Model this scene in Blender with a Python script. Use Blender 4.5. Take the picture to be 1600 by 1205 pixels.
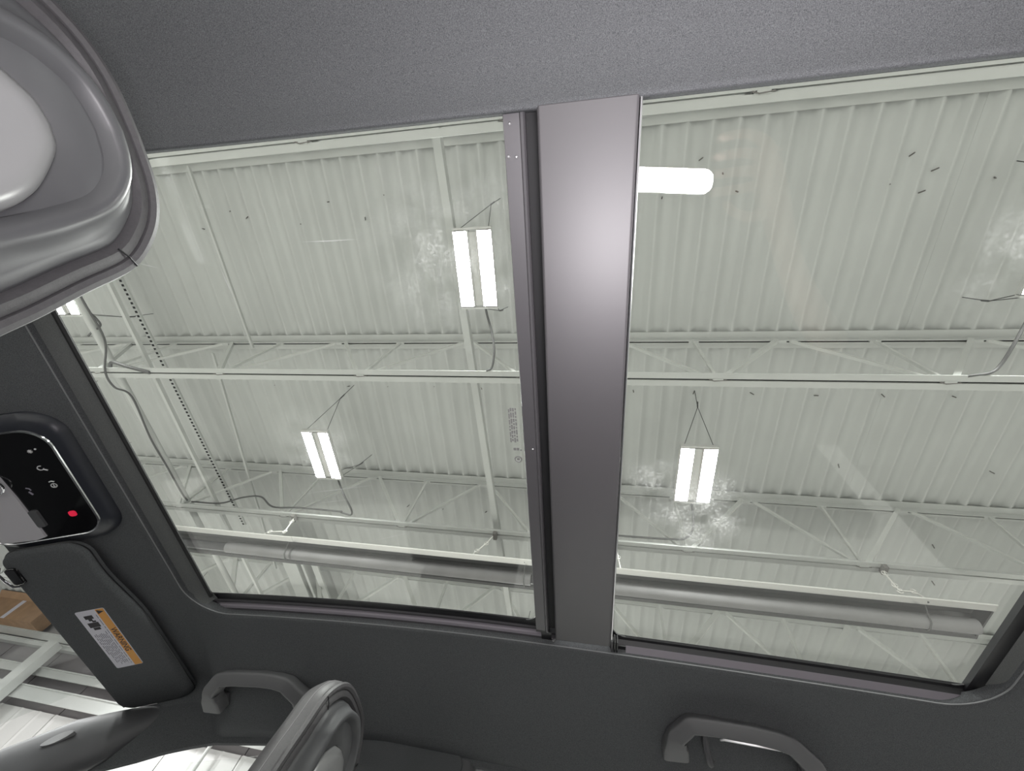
import bpy, bmesh, math, random
from mathutils import Vector, Matrix

random.seed(7)
for _o in list(bpy.data.objects):
    bpy.data.objects.remove(_o)
SC = bpy.context.scene
COL = SC.collection
ZC = 1.15                       # height of the camera above the hall floor (metres)

# ------------------------------------------------------------------ camera
cam_d = bpy.data.cameras.new('camera')
cam = bpy.data.objects.new('camera', cam_d)
COL.objects.link(cam)
cam_d.sensor_width = 36.0
cam_d.lens = 14.4
cam_d.clip_start = 0.01
cam_d.clip_end = 100
_f = 640.0
_d1 = Vector(((902 - 800) / _f, -(1966 - 602.5) / _f, -1))
_d2 = Vector(((-2509 - 800) / _f, -(550 - 602.5) / _f, -1))
_X = (-_d2).normalized()
_Y = (_d1 - _X * _d1.dot(_X)).normalized()
_Z = _X.cross(_Y)
cam.matrix_world = Matrix.Translation((0, 0, ZC)) @ Matrix((_X, _Y, _Z)).to_4x4()
SC.camera = cam

# ------------------------------------------------------------------ world, exposure
SKY = 0.03
wd = bpy.data.worlds.new('hall_world')
SC.world = wd
wd.use_nodes = True
wd.node_tree.nodes['Background'].inputs[0].default_value = (0.9, 0.95, 1.0, 1)
wd.node_tree.nodes['Background'].inputs[1].default_value = SKY
SC.view_settings.view_transform = 'Standard'
SC.view_settings.look = 'None'
SC.view_settings.gamma = 1.0
SC.view_settings.use_curve_mapping = False
SC.view_settings.exposure = 0.0
SC.cycles.max_bounces = 6
SC.cycles.diffuse_bounces = 3
SC.cycles.glossy_bounces = 3
SC.cycles.transparent_max_bounces = 16
SC.cycles.caustics_reflective = False
SC.cycles.caustics_refractive = False
LAMP_POWER = 182.0
WAND_POWER = 104.0

# ------------------------------------------------------------------ materials
MATS = {}


def mat(name, color, rough=0.5, metal=0.0, spec=0.5, bump=None, vary=None, emit=None, coat=0.0):
    if name in MATS:
        return MATS[name]
    m = bpy.data.materials.new(name)
    m.use_nodes = True
    nt = m.node_tree
    b = nt.nodes['Principled BSDF']
    b.inputs['Base Color'].default_value = (*color, 1)
    b.inputs['Roughness'].default_value = rough
    b.inputs['Metallic'].default_value = metal
    b.inputs['Specular IOR Level'].default_value = spec
    b.inputs['Coat Weight'].default_value = coat
    tc = nt.nodes.new('ShaderNodeTexCoord')
    if vary:                       # (scale, amount, detail)
        n = nt.nodes.new('ShaderNodeTexNoise')
        n.inputs['Scale'].default_value = vary[0]
        n.inputs['Detail'].default_value = vary[2] if len(vary) > 2 else 3
        nt.links.new(tc.outputs['Object'], n.inputs['Vector'])
        r = nt.nodes.new('ShaderNodeMapRange')
        r.inputs['From Min'].default_value = 0.25
        r.inputs['From Max'].default_value = 0.75
        r.inputs['To Min'].default_value = 1 - vary[1]
        r.inputs['To Max'].default_value = 1 + vary[1]
        nt.links.new(n.outputs['Fac'], r.inputs['Value'])
        mx = nt.nodes.new('ShaderNodeVectorMath')
        mx.operation = 'SCALE'
        mx.inputs[0].default_value = color
        nt.links.new(r.outputs['Result'], mx.inputs['Scale'])
        nt.links.new(mx.outputs['Vector'], b.inputs['Base Color'])
    if bump:                       # (scale, strength, distance)
        n = nt.nodes.new('ShaderNodeTexNoise')
        n.inputs['Scale'].default_value = bump[0]
        n.inputs['Detail'].default_value = 3
        nt.links.new(tc.outputs['Object'], n.inputs['Vector'])
        bp = nt.nodes.new('ShaderNodeBump')
        bp.inputs['Strength'].default_value = bump[1]
        bp.inputs['Distance'].default_value = bump[2]
        nt.links.new(n.outputs['Fac'], bp.inputs['Height'])
        nt.links.new(bp.outputs['Normal'], b.inputs['Normal'])
    if emit:
        b.inputs['Emission Color'].default_value = (*emit[0], 1)
        b.inputs['Emission Strength'].default_value = emit[1]
    MATS[name] = m
    return m


def glass_mat(name, tint, dust=(), specks=0.0, ior=1.5):
    """thin pane: tinted clear body, Fresnel mirror, dust and smears lying on the surface"""
    m = bpy.data.materials.new(name)
    m.use_nodes = True
    nt = m.node_tree
    nt.nodes.clear()
    N = nt.nodes.new
    out = N('ShaderNodeOutputMaterial')
    tr = N('ShaderNodeBsdfTransparent')
    tr.inputs[0].default_value = (*tint, 1)
    gl = N('ShaderNodeBsdfGlossy')
    gl.inputs['Roughness'].default_value = 0.0
    lw = N('ShaderNodeLayerWeight')          # Schlick reflectance, the same from both sides
    lw.inputs['Blend'].default_value = 0.5
    pw = N('ShaderNodeMath')
    pw.operation = 'POWER'
    pw.inputs[1].default_value = 5.0
    nt.links.new(lw.outputs['Facing'], pw.inputs[0])
    fr = N('ShaderNodeMath')
    fr.operation = 'MULTIPLY_ADD'
    fr.inputs[1].default_value = 0.96
    fr.inputs[2].default_value = 0.04
    nt.links.new(pw.outputs[0], fr.inputs[0])
    mx = N('ShaderNodeMixShader')
    nt.links.new(fr.outputs[0], mx.inputs[0])
    nt.links.new(tr.outputs[0], mx.inputs[1])
    nt.links.new(gl.outputs[0], mx.inputs[2])
    last = mx
    if dust:
        tc = N('ShaderNodeNewGeometry')
        total = None
        for (c, r, s) in dust:
            d = N('ShaderNodeVectorMath')
            d.operation = 'DISTANCE'
            nt.links.new(tc.outputs['Position'], d.inputs[0])
            d.inputs[1].default_value = c
            mr = N('ShaderNodeMapRange')
            mr.interpolation_type = 'SMOOTHSTEP'
            mr.inputs['From Min'].default_value = 0.0
            mr.inputs['From Max'].default_value = r
            mr.inputs['To Min'].default_value = s
            mr.inputs['To Max'].default_value = 0.0
            nt.links.new(d.outputs['Value'], mr.inputs['Value'])
            if total is None:
                total = mr.outputs['Result']
            else:
                ad = N('ShaderNodeMath')
                ad.operation = 'MAXIMUM'
                nt.links.new(total, ad.inputs[0])
                nt.links.new(mr.outputs['Result'], ad.inputs[1])
                total = ad.outputs[0]
        n1 = N('ShaderNodeTexNoise')
        n1.inputs['Scale'].default_value = 260
        n1.inputs['Detail'].default_value = 4
        nt.links.new(tc.outputs['Position'], n1.inputs['Vector'])
        s1 = N('ShaderNodeMapRange')
        s1.inputs['From Min'].default_value = 0.50
        s1.inputs['From Max'].default_value = 0.66
        nt.links.new(n1.outputs['Fac'], s1.inputs['Value'])
        n2 = N('ShaderNodeTexNoise')
        n2.inputs['Scale'].default_value = 24
        n2.inputs['Detail'].default_value = 5
        nt.links.new(tc.outputs['Position'], n2.inputs['Vector'])
        s2 = N('ShaderNodeMapRange')
        s2.inputs['From Min'].default_value = 0.40
        s2.inputs['From Max'].default_value = 0.72
        s2.inputs['To Max'].default_value = 1.0
        nt.links.new(n2.outputs['Fac'], s2.inputs['Value'])
        ad = N('ShaderNodeMath')
        ad.operation = 'MULTIPLY'
        nt.links.new(s1.outputs['Result'], ad.inputs[0])
        nt.links.new(s2.outputs['Result'], ad.inputs[1])
        a2 = N('ShaderNodeMath')
        a2.operation = 'MULTIPLY_ADD'
        nt.links.new(s2.outputs['Result'], a2.inputs[0])
        a2.inputs[1].default_value = 0.30
        nt.links.new(ad.outputs[0], a2.inputs[2])
        mu = N('ShaderNodeMath')
        mu.operation = 'MULTIPLY'
        mu.use_clamp = True
        nt.links.new(total, mu.inputs[0])
        nt.links.new(a2.outputs[0], mu.inputs[1])
        tl = N('ShaderNodeBsdfTranslucent')
        tl.inputs[0].default_value = (0.9, 0.9, 0.88, 1)
        df_ = N('ShaderNodeBsdfDiffuse')
        df_.inputs[0].default_value = (0.85, 0.86, 0.88, 1)
        both = N('ShaderNodeMixShader')
        nt.links.new(tl.outputs[0], both.inputs[1])
        nt.links.new(df_.outputs[0], both.inputs[2])
        m2 = N('ShaderNodeMixShader')
        nt.links.new(mu.outputs[0], m2.inputs[0])
        nt.links.new(mx.outputs[0], m2.inputs[1])
        nt.links.new(both.outputs[0], m2.inputs[2])
        last = m2
    nt.links.new(last.outputs[0], out.inputs[0])
    MATS[name] = m
    return m


M_FABRIC = mat('headliner_fabric', (0.110, 0.114, 0.119), 0.95, spec=0.15, bump=(900, 0.5, 0.001), vary=(1100, 0.45, 2))
M_FABRIC_D = mat('dark_surround_fabric', (0.15, 0.156, 0.153), 0.9, spec=0.2, bump=(900, 0.3, 0.001), vary=(900, 0.2, 2))
M_PLASTIC = mat('charcoal_plastic', (0.085, 0.085, 0.09), 0.45, bump=(1500, 0.12, 0.0005))
M_HANDLE = mat('handle_plastic', (0.135, 0.135, 0.14), 0.5, bump=(1500, 0.1, 0.0005))
M_CONSOLE = mat('console_housing', (0.020, 0.022, 0.030), 0.35)
M_BLACK = mat('black_plastic', (0.012, 0.012, 0.014), 0.4)
M_RUBBER = mat('black_rubber', (0.01, 0.01, 0.011), 0.7)
M_SATIN = mat('satin_grey_cover', (0.075, 0.070, 0.076), 0.53, spec=1.0, bump=(1800, 0.06, 0.0004))
M_SATIN.node_tree.nodes['Principled BSDF'].inputs['IOR'].default_value = 1.58
M_RAIL = mat('grey_rail_metal', (0.085, 0.081, 0.087), 0.44, spec=0.9)
M_RAIL_P = mat('pale_rail_metal', (0.34, 0.315, 0.35), 0.4, metal=0.3)
M_PANEL_REFL = mat('panel_reflection_pale', (0.55, 0.53, 0.56), 0.35)
M_RAIL_D = mat('dark_rail', (0.055, 0.052, 0.058), 0.45)
M_ALU = mat('bare_aluminium', (0.75, 0.74, 0.76), 0.3, metal=1.0)
M_CHROME = mat('chrome', (0.85, 0.85, 0.87), 0.12, metal=1.0)
M_GLOSS = mat('piano_black', (0.004, 0.004, 0.005), 0.06, coat=0.5)
M_LEATHER = mat('dark_grey_leather', (0.072, 0.069, 0.073), 0.5, bump=(700, 0.2, 0.0008), vary=(300, 0.1))
M_SHELL = mat('seat_shell_plastic', (0.095, 0.096, 0.101), 0.40, bump=(1600, 0.08, 0.0004))
M_SHELL_L = mat('seat_shell_insert', (0.30, 0.30, 0.304), 0.28, bump=(1600, 0.06, 0.0004))
M_GLINT = mat('glint_cord', (0.24, 0.245, 0.25), 0.7)
M_THREAD = mat('grey_thread', (0.22, 0.21, 0.22), 0.8)
M_DECK = mat('white_painted_deck', (0.645, 0.66, 0.645), 0.55, vary=(2.2, 0.04, 5))
M_STEEL = mat('white_painted_steel', (0.655, 0.67, 0.652), 0.5, vary=(3, 0.05, 4))
M_WEB = mat('white_web_steel', (0.76, 0.775, 0.75), 0.5)
M_DARKSLOT = mat('dark_gap', (0.02, 0.02, 0.02), 0.9)
M_SCREW = mat('rusty_screw', (0.22, 0.21, 0.20), 0.6)
M_WALL = mat('white_wall_panel', (0.80, 0.79, 0.78), 0.6, vary=(1.2, 0.05, 4))
M_WALL_G = mat('grey_wall_panel', (0.34, 0.32, 0.33), 0.7, vary=(1.5, 0.08, 4))
M_BAND = mat('brown_grey_band', (0.25, 0.22, 0.21), 0.7)
M_FLOOR = mat('sealed_concrete', (0.62, 0.61, 0.59), 0.45, vary=(0.9, 0.1, 6))
M_REFL = mat('brushed_reflector', (0.13, 0.13, 0.132), 0.4, metal=1.0, vary=(5, 0.08))
M_LIP = mat('polished_lip', (0.82, 0.82, 0.80), 0.22, metal=1.0)
M_TUBE = mat('burner_tube', (0.27, 0.265, 0.27), 0.6, metal=0.2, vary=(6, 0.1))
M_WIRE = mat('galvanised_wire', (0.85, 0.84, 0.80), 0.4, metal=0.4)
M_WIRE_D = mat('dark_wire', (0.12, 0.12, 0.12), 0.6)
M_CORD = mat('grey_cord', (0.13, 0.13, 0.13), 0.6)
M_LED = mat('led_diffuser', (0.9, 0.9, 0.9), 0.4, emit=((0.985, 1.0, 0.985), LAMP_POWER))
M_LED2 = mat('led_wand_diffuser', (0.9, 0.9, 0.9), 0.4, emit=((1.0, 0.95, 0.99), WAND_POWER))
M_HOUSING = mat('lamp_housing', (0.75, 0.75, 0.73), 0.45)
M_LABEL_W = mat('label_white', (0.74, 0.72, 0.80), 0.45)
M_LABEL_O = mat('label_orange', (0.80, 0.36, 0.06), 0.45)
M_INK = mat('label_ink', (0.03, 0.025, 0.03), 0.6)
M_INK_G = mat('label_small_print', (0.30, 0.28, 0.34), 0.6)
M_STAMP = mat('glass_stamp', (0.22, 0.22, 0.215), 0.6)
M_ICON = mat('icon_white', (0.75, 0.75, 0.75), 0.5)
M_RED = mat('sos_red', (0.70, 0.01, 0.05), 0.5, emit=((1, 0.02, 0.08), 0.35))
M_CARD = mat('cardboard', (0.42, 0.26, 0.15), 0.8, vary=(8, 0.15))
M_TAG = mat('airbag_tag_grey', (0.42, 0.42, 0.43), 0.5)
M_GLASS = glass_mat('sunroof_glass', (0.955, 0.965, 0.945), dust=[
    ((-0.17, 0.075, 0.525 + ZC), 0.17, 0.16), ((-0.47, 0.385, 0.525 + ZC), 0.11, 0.16),
    ((0.17, 0.465, 0.525 + ZC), 0.11, 0.45), ((0.45, 0.10, 0.525 + ZC), 0.09, 0.2), ((0.10, 0.42, 0.525 + ZC), 0.07, 0.3)])
M_GLASS_C = glass_mat('car_window_glass', (0.97, 0.98, 0.975))


# ------------------------------------------------------------------ geometry helpers
class MB:
    """collects vertices and faces for one mesh"""

    def __init__(self):
        self.v = []
        self.f = []

    def add(self, vs, fs):
        o = len(self.v)
        self.v += [tuple(v) for v in vs]
        self.f += [tuple(i + o for i in f) for f in fs]
        return self

    def box(self, x0, x1, y0, y1, z0, z1):
        vs = [(x, y, z) for x in (x0, x1) for y in (y0, y1) for z in (z0, z1)]
        return self.add(vs, [(0, 1, 3, 2), (4, 6, 7, 5), (0, 4, 5, 1), (2, 3, 7, 6), (0, 2, 6, 4), (1, 5, 7, 3)])

    def prism(self, pts, axis, a, b):
        """pts: closed 2D outline; axis the extrusion axis; remaining axes in order"""
        n = len(pts)

        def P(p, t):
            return {'x': (t, p[0], p[1]), 'y': (p[0], t, p[1]), 'z': (p[0], p[1], t)}[axis]
        vs = [P(p, a) for p in pts] + [P(p, b) for p in pts]
        fs = [tuple(range(n))[::-1], tuple(range(n, 2 * n))]
        fs += [(i, (i + 1) % n, n + (i + 1) % n, n + i) for i in range(n)]
        return self.add(vs, fs)

    def loft(self, rings, closed=True, cap0=False, cap1=False):
        n = len(rings[0])
        vs = [p for r in rings for p in r]
        fs = []
        for k in range(len(rings) - 1):
            for i in range(n if closed else n - 1):
                j = (i + 1) % n
                fs.append((k * n + i, k * n + j, (k + 1) * n + j, (k + 1) * n + i))
        if cap0:
            fs.append(tuple(range(n))[::-1])
        if cap1:
            o = (len(rings) - 1) * n
            fs.append(tuple(o + i for i in range(n)))
        return self.add(vs, fs)

    def tube(self, path, r, n=8, rz=None, closed=False, caps=True, up=None):
        path = [Vector(p) for p in path]
        m = len(path)
        rings = []
        fixed = up is not None
        up = Vector(up) if fixed else Vector((0, 0, 1))
        for i, p in enumerate(path):
            if closed:
                t = path[(i + 1) % m] - path[i - 1]
            else:
                t = path[min(i + 1, m - 1)] - path[max(i - 1, 0)]
            t.normalize()
            u = up if fixed or abs(t.dot(up)) < 0.95 else Vector((1, 0, 0))
            a = t.cross(u).normalized()
            b = a.cross(t).normalized()
            rr = r[i] if isinstance(r, (list, tuple)) else r
            r2 = rr if rz is None else rz
            rings.append([p + a * rr * math.cos(2 * math.pi * k / n) + b * r2 * math.sin(2 * math.pi * k / n) for k in range(n)])
        if closed:
            rings.append(rings[0])
        return self.loft(rings, True, caps and not closed, caps and not closed)

    def bar(self, p, q, w, h=None):
        """square bar from p to q"""
        p, q = Vector(p), Vector(q)
        t = (q - p).normalized()
        u = Vector((0, 1, 0)) if abs(t.y) < 0.9 else Vector((0, 0, 1))
        a = t.cross(u).normalized()
        b = a.cross(t).normalized()
        h = h or w
        rings = [[c + a * sx * w / 2 + b * sy * h / 2 for sx, sy in ((-1, -1), (1, -1), (1, 1), (-1, 1))] for c in (p, q)]
        return self.loft(rings, True, True, True)


def mesh_from(mb, name, loc=(0, 0, 0), m=None, smooth=False, angle=40, lift=0.0):
    me = bpy.data.meshes.new(name)
    L = Vector(loc)
    me.from_pydata([tuple(Vector(v) - L) for v in mb.v], [], mb.f)
    bm = bmesh.new()
    bm.from_mesh(me)
    bmesh.ops.recalc_face_normals(bm, faces=bm.faces)
    bm.to_mesh(me)
    bm.free()
    if m:
        me.materials.append(m)
    if smooth:
        me.polygons.foreach_set('use_smooth', [True] * len(me.polygons))
        try:
            me.set_sharp_from_angle(angle=math.radians(angle))
        except Exception:
            pass
    return me


def link(me, name, loc=(0, 0, 0), parent=None, bevel=None, subsurf=None):
    o = bpy.data.objects.new(name, me)
    COL.objects.link(o)
    o.location = loc
    if parent is not None:
        o.parent = parent
    if bevel:
        b = o.modifiers.new('bevel', 'BEVEL')
        b.width = bevel[0]
        b.segments = bevel[1]
        b.limit_method = 'ANGLE'
        b.angle_limit = math.radians(35)
    if subsurf:
        s = o.modifiers.new('subsurf', 'SUBSURF')
        s.levels = subsurf
        s.render_levels = subsurf
    return o


def tag(o, label=None, cat=None, group=None, kind=None):
    if label:
        o['label'] = label
    if cat:
        o['category'] = cat
    if group:
        o['group'] = group
    if kind:
        o['kind'] = kind
    return o


def W(p):
    return (p[0], p[1], p[2] + ZC)


class Thing:
    """an Empty at the base of a thing; parts are given in camera-levelled metres (z 0 = camera height)"""

    def __init__(self, name, loc, label=None, cat=None, group=None, kind=None):
        self.loc = Vector(loc)
        self.root = bpy.data.objects.new(name, None)
        COL.objects.link(self.root)
        self.root.location = W(loc)
        self.root.empty_display_size = 0.05
        tag(self.root, label, cat, group, kind)

    def part(self, name, mb, m, parent=None, smooth=False, angle=40, label=None, bevel=None, subsurf=None, kind=None):
        me = mesh_from(mb, name, self.loc, m, smooth, angle)
        o = link(me, name, (0, 0, 0), parent or self.root, bevel, subsurf)
        if label:
            o['label'] = label
        if kind:
            o['kind'] = kind
        return o


def solo(name, mb, m, label=None, cat=None, group=None, kind=None, smooth=False, angle=40, bevel=None, subsurf=None, base=None):
    xs = [v[0] for v in mb.v]
    ys = [v[1] for v in mb.v]
    zs = [v[2] for v in mb.v]
    L = base or ((min(xs) + max(xs)) / 2, (min(ys) + max(ys)) / 2, min(zs))
    me = mesh_from(mb, name, L, m, smooth, angle)
    o = link(me, name, W(L), None, bevel, subsurf)
    return tag(o, label, cat, group, kind)


def piece(name, me, loc, parent, rot=None):
    """a shared-mesh piece placed in its parent's space"""
    o = bpy.data.objects.new(name, me)
    COL.objects.link(o)
    o.parent = parent
    o.location = loc
    if rot:
        o.rotation_euler = rot
    return o


def text_mesh(body, size, m, extrude=0.0004, align='CENTER'):
    cu = bpy.data.curves.new('lettering', 'FONT')
    cu.body = body
    cu.size = size
    cu.extrude = extrude
    cu.align_x = align
    cu.align_y = 'CENTER'
    t = bpy.data.objects.new('lettering_tmp', cu)
    COL.objects.link(t)
    bpy.context.view_layer.update()
    dg = bpy.context.evaluated_depsgraph_get()
    me = bpy.data.meshes.new_from_object(t.evaluated_get(dg))
    bpy.data.objects.remove(t)
    me.materials.clear()
    me.materials.append(m)
    return me


def smoothstep(a, b, x):
    t = max(0.0, min(1.0, (x - a) / (b - a)))
    return t * t * (3 - 2 * t)


def interp(x, table):
    if x <= table[0][0]:
        return table[0][1]
    for (a, fa), (b, fb) in zip(table, table[1:]):
        if x <= b:
            return fa + (fb - fa) * (x - a) / (b - a)
    return table[-1][1]


def catmull(pts, n):
    """smooth open curve through pts"""
    P = [Vector(p) for p in pts]
    P = [P[0] * 2 - P[1]] + P + [P[-1] * 2 - P[-2]]
    out = []
    for i in range(1, len(P) - 2):
        for k in range(n):
            t = k / n
            a, b, c, d = P[i - 1], P[i], P[i + 1], P[i + 2]
            out.append(0.5 * ((2 * b) + (c - a) * t + (2 * a - 5 * b + 4 * c - d) * t * t + (3 * b - a - 3 * c + d) * t ** 3))
    out.append(P[-2])
    return out


def round_rect(x0, x1, y0, y1, r, n=8):
    """counter-clockwise outline; r = radius or four radii (x1y0, x1y1, x0y1, x0y0)"""
    rr = r if isinstance(r, (list, tuple)) else (r,) * 4
    out = []
    for (cx, cy, a0, q) in ((x1, y0, -90, rr[0]), (x1, y1, 0, rr[1]), (x0, y1, 90, rr[2]), (x0, y0, 180, rr[3])):
        ccx = cx - q if cx == x1 else cx + q
        ccy = cy - q if cy == y1 else cy + q
        for k in range(n + 1):
            a = math.radians(a0 + 90 * k / n)
            out.append((ccx + q * math.cos(a), ccy + q * math.sin(a)))
    return out


# =================================================================== THE HALL
DECK = 3.2                      # underside of the roof deck above the camera
X0, X1, Y0, Y1 = -11.0, 6.5, -4.2, 6.0
floor = solo('floor', MB().box(X0 - .1, X1 + .1, Y0 - .1, Y1 + .1, -ZC - 0.1, -ZC), M_FLOOR, kind='structure')
solo('wall_left', MB().box(X0, X1, Y0 - .12, Y0, -ZC, DECK + .1), M_WALL, kind='structure')
solo('wall_front', MB().box(X0 - .12, X0, Y0, Y1, -ZC, DECK + .1), M_WALL, kind='structure')
solo('wall_back', MB().box(X1, X1 + .12, Y0, Y1, -ZC, DECK + .1), M_WALL, kind='structure')

# far side wall: white sheets below, grey sheets above between white girts
wr = Thing('wall_right', (0, Y1, -ZC), kind='structure')
sheet = mesh_from(MB().prism([(0, 0), (0.97, 0), (0.97, 0.03), (0.94, 0.045), (0.90, 0.03), (0.60, 0.03), (0.57, 0.04), (0.54, 0.03), (0.28, 0.03), (0.25, 0.04), (0.22, 0.03), (0, 0.03)], 'z', 0, 1.90 + ZC), 'wall_sheet', m=M_WALL)
x = X0
while x < X1 - 0.5:
    o = piece('wall_sheet', sheet, (x + 0.97, 0.0, 0), wr.root, (0, 0, math.pi))
    x += 0.985
up = mesh_from(MB().box(0, 0.97, 0, 0.05, 0, DECK + .1 - 1.90), 'upper_sheet', m=M_WALL_G)
x = X0
while x < X1 - 0.5:
    piece('upper_sheet', up, (x, 0.02, 1.90 + ZC), wr.root)
    x += 0.985
wr.part('wall_band', MB().box(X0, X1, Y1 - .02, Y1 + .03, 1.86, 1.90), M_BAND)
wr.part('outer_skin', MB().box(X0, X1, Y1 + .08, Y1 + .14, -ZC, DECK + .1), M_WALL_G)


def girt(z0, z1, d, label, xa=X0, xb=X1):
    t = Thing('wall_girt', ((xa + xb) / 2, Y1, z0), label, 'girt', 'white steel girts along the far side wall')
    t.part('web', MB().box(xa, xb, Y1 - d, Y1 + .01, (z0 + z1) / 2 - .008, (z0 + z1) / 2 + .008), M_STEEL)
    t.part('face_flange', MB().box(xa, xb, Y1 - d - .012, Y1 - d, z0, z1), M_STEEL)
    t.part('lip', MB().box(xa, xb, Y1 - d - .03, Y1 - d - .012, z1 - .015, z1), M_STEEL)


girt(1.94, 2.10, .16, 'lowest and widest white steel girt on the wall seen through the windshield')
girt(2.235, 2.345, .12, 'second white steel girt up the wall seen through the windshield')
girt(2.60, 2.66, .12, 'narrow third white steel girt up the wall seen through the windshield')
girt(2.70, 2.80, .09, 'short top white steel girt next to the cardboard box', -9.55, -6.9)
solo('wall_post', MB().box(-8.03, -7.86, Y1 - .34, Y1 - .20, -ZC, 2.60), M_STEEL,
     'upright white steel post crossing the girts beyond the windshield', 'post')
cb = Thing('cardboard_box', (-9.4, Y1 - .2, 2.80), 'brown cardboard box on the top girt beyond the windshield', 'box')
cb.part('box_body', MB().box(-9.95, -8.75, Y1 - .32, Y1 - .05, 2.802, 3.12), M_CARD)
cb.part('flap', MB().prism([(Y1 - .32, 3.12), (Y1 - .40, 3.19), (Y1 - .41, 3.185), (Y1 - .325, 3.11)], 'x', -9.95, -8.75), M_CARD)
cb.part('tape', MB().box(-9.4, -9.32, Y1 - .323, Y1 - .32, 2.80, 3.12), M_LABEL_W)
solo('downpipe', MB().tube([(-4.50, Y1 - .15, 3.1), (-4.50, Y1 - .15, -ZC)], .022, 10), M_STEEL,
     'thin white pipe on the wall seen through the front passenger window', 'pipe', smooth=True)

# ---------------------------------------------------------------- roof deck of ribbed sheets
roof = Thing('ceiling', (0, 0, DECK), kind='structure')
PITCH, PH = 0.1525, 0.421
RIB, DEP, SL = 0.010, 0.032, 0.026        # half width of the low flute, depth, slope


def deck_mesh(seam):
    pts = []
    for k in range(6):
        c = k * PITCH
        pts += [(c - RIB - SL, DEP), (c - RIB, 0), (c + RIB, 0), (c + RIB + SL, DEP)]
    pts = [(-PITCH / 2, DEP)] + pts + [(5.5 * PITCH + .004, DEP)]
    ya, yb = Y0, Y1
    vs = [(a, ya, b) for a, b in pts] + [(a, yb, b) for a, b in pts]
    n = len(pts)
    mb = MB().add(vs, [(i, i + 1, n + i + 1, n + i) for i in range(n - 1)])
    mb.add([(-PITCH / 2, ya, DEP), (-PITCH / 2, yb, DEP), (-PITCH / 2, yb, DEP + .012), (-PITCH / 2, ya, DEP + .012)], [(0, 1, 2, 3)])
    return mesh_from(mb, 'deck_sheet', m=M_DECK, smooth=True, angle=80)


dm = deck_mesh(0)
k = 0
x = PH - 13 * 6 * PITCH
while x < X1 + .2:
    o = piece('deck_sheet', dm, (x, 0, -.0015 * (k % 2)), roof.root)
    x += 6 * PITCH
    k += 1
roof.part('roof_insulation', MB().box(X0 - .2, X1 + .5, Y0 - .1, Y1 + .15, DECK + .055, DECK + .12), M_DECK)
scr_me = mesh_from(MB().tube([(0, 0, 0.035), (0, 0, -.004)], .0045, 6), 'deck_screw', m=M_SCREW)
for (sx, sy) in [(-3.279, 0.094), (-2.955, -0.022), (-2.05, -0.036), (-2.334, 0.11), (1.878, -0.056), (2.029, 0.036), (1.798, 0.108), (1.996, 0.157),
                 (2.343, 0.113), (-1.567, -0.054), (-1.76, 0.11), (-2.821, 0.039), (0.684, -0.124), (0.819, -0.027), (0.454, 0.092), (0.928, 0.092),
                 (1.269, 1.577), (1.726, 1.577), (2.172, 1.577), (2.623, 1.571), (3.09, 2.225), (2.028, 2.237), (-2.296, 1.571), (-1.878, 1.563),
                 (-1.416, 1.554), (-0.966, 1.571), (-1.958, 3.025), (-1.547, 3.022), (-1.074, 3.02), (2.948, 3.032), (3.087, 3.471), (-3.1, 1.57), (0.35, 1.575), (0.82, 1.58)]:
    piece('deck_screw', scr_me, (sx, sy, .0), roof.root, (random.uniform(-.5, .5), random.uniform(-.5, .5), 0))


# ---------------------------------------------------------------- open-web joists
def joist(yc, hb, label, yb=None, dark=True):
    yb = yc if yb is None else yb
    t = Thing('roof_joist', (0, yc, hb), label, 'joist', 'open web steel joists under the roof deck')
    xa, xb = X0, X1
    k4 = 1.5 if yc > 4 else 1.0
    for s in (-1, 1):
        g = .006 * s
        t.part('top_chord', MB().prism([(yc + g, DECK - .055), (yc + g, DECK - .001), (yc + .066 * s, DECK - .001), (yc + .066 * s, DECK - .007), (yc + g + .006 * s, DECK - .007), (yc + g + .006 * s, DECK - .055)], 'x', xa, xb), M_STEEL)
        t.part('bottom_chord', MB().prism([(yb + g, hb + .05), (yb + g, hb), (yb + .045 * s, hb), (yb + .045 * s, hb + .006), (yb + g + .006 * s, hb + .006), (yb + g + .006 * s, hb + .05)], 'x', xa, xb), M_STEEL)
    t.part('slot_filler', MB().box(xa, xb, yc - .006, yc + .006, DECK - .045, DECK - .004), M_DARKSLOT)
    if dark:
      t.part('slot_filler', MB().box(xa, xb, yb - .006, yb + .006, hb + .012, hb + .045), M_DARKSLOT)
    k = -9
    spacer = MB().box(-.03, .03, -.0075, .0075, 0, .02)
    while True:
        xb0 = .76 + 1.2 * k
        k += 1
        if xb0 < xa + .7:
            continue
        if xb0 > xb - .7:
            break
        top, bot = DECK - .03, hb + .03
        t.part('web_vertical', MB().bar((xb0, yc, top), (xb0, yb, bot), .018 * k4), M_WEB)
        t.part('web_diagonal', MB().bar((xb0 + .58, yc, top), (xb0 + .04, yb, bot), (.030 if xb0 > -.5 else .020) * k4), M_WEB)
        t.part('web_diagonal', MB().bar((xb0 - .54, yc, top), (xb0 - .04, yb, bot), (.020 if xb0 > -.5 else .030) * k4), M_WEB)
        for xs in (xb0, xb0 + .6):
            t.part('chord_spacer', MB().box(xs - .035, xs + .035, yc - .0075, yc + .0075, DECK - .058, DECK - .045), M_STEEL)
        t.part('chord_spacer', MB().box(xb0 - .03, xb0 + .03, yb - .009, yb + .009, hb - .004, hb + .012), M_STEEL)
        t.part('weld_bead', MB().tube([(xb0 - .05, yb - .004, hb - .001), (xb0 - .02, yb + .006, hb - .003), (xb0 + .05, yb, hb - .001)], .004, 5), M_SCREW)
    return t


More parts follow.
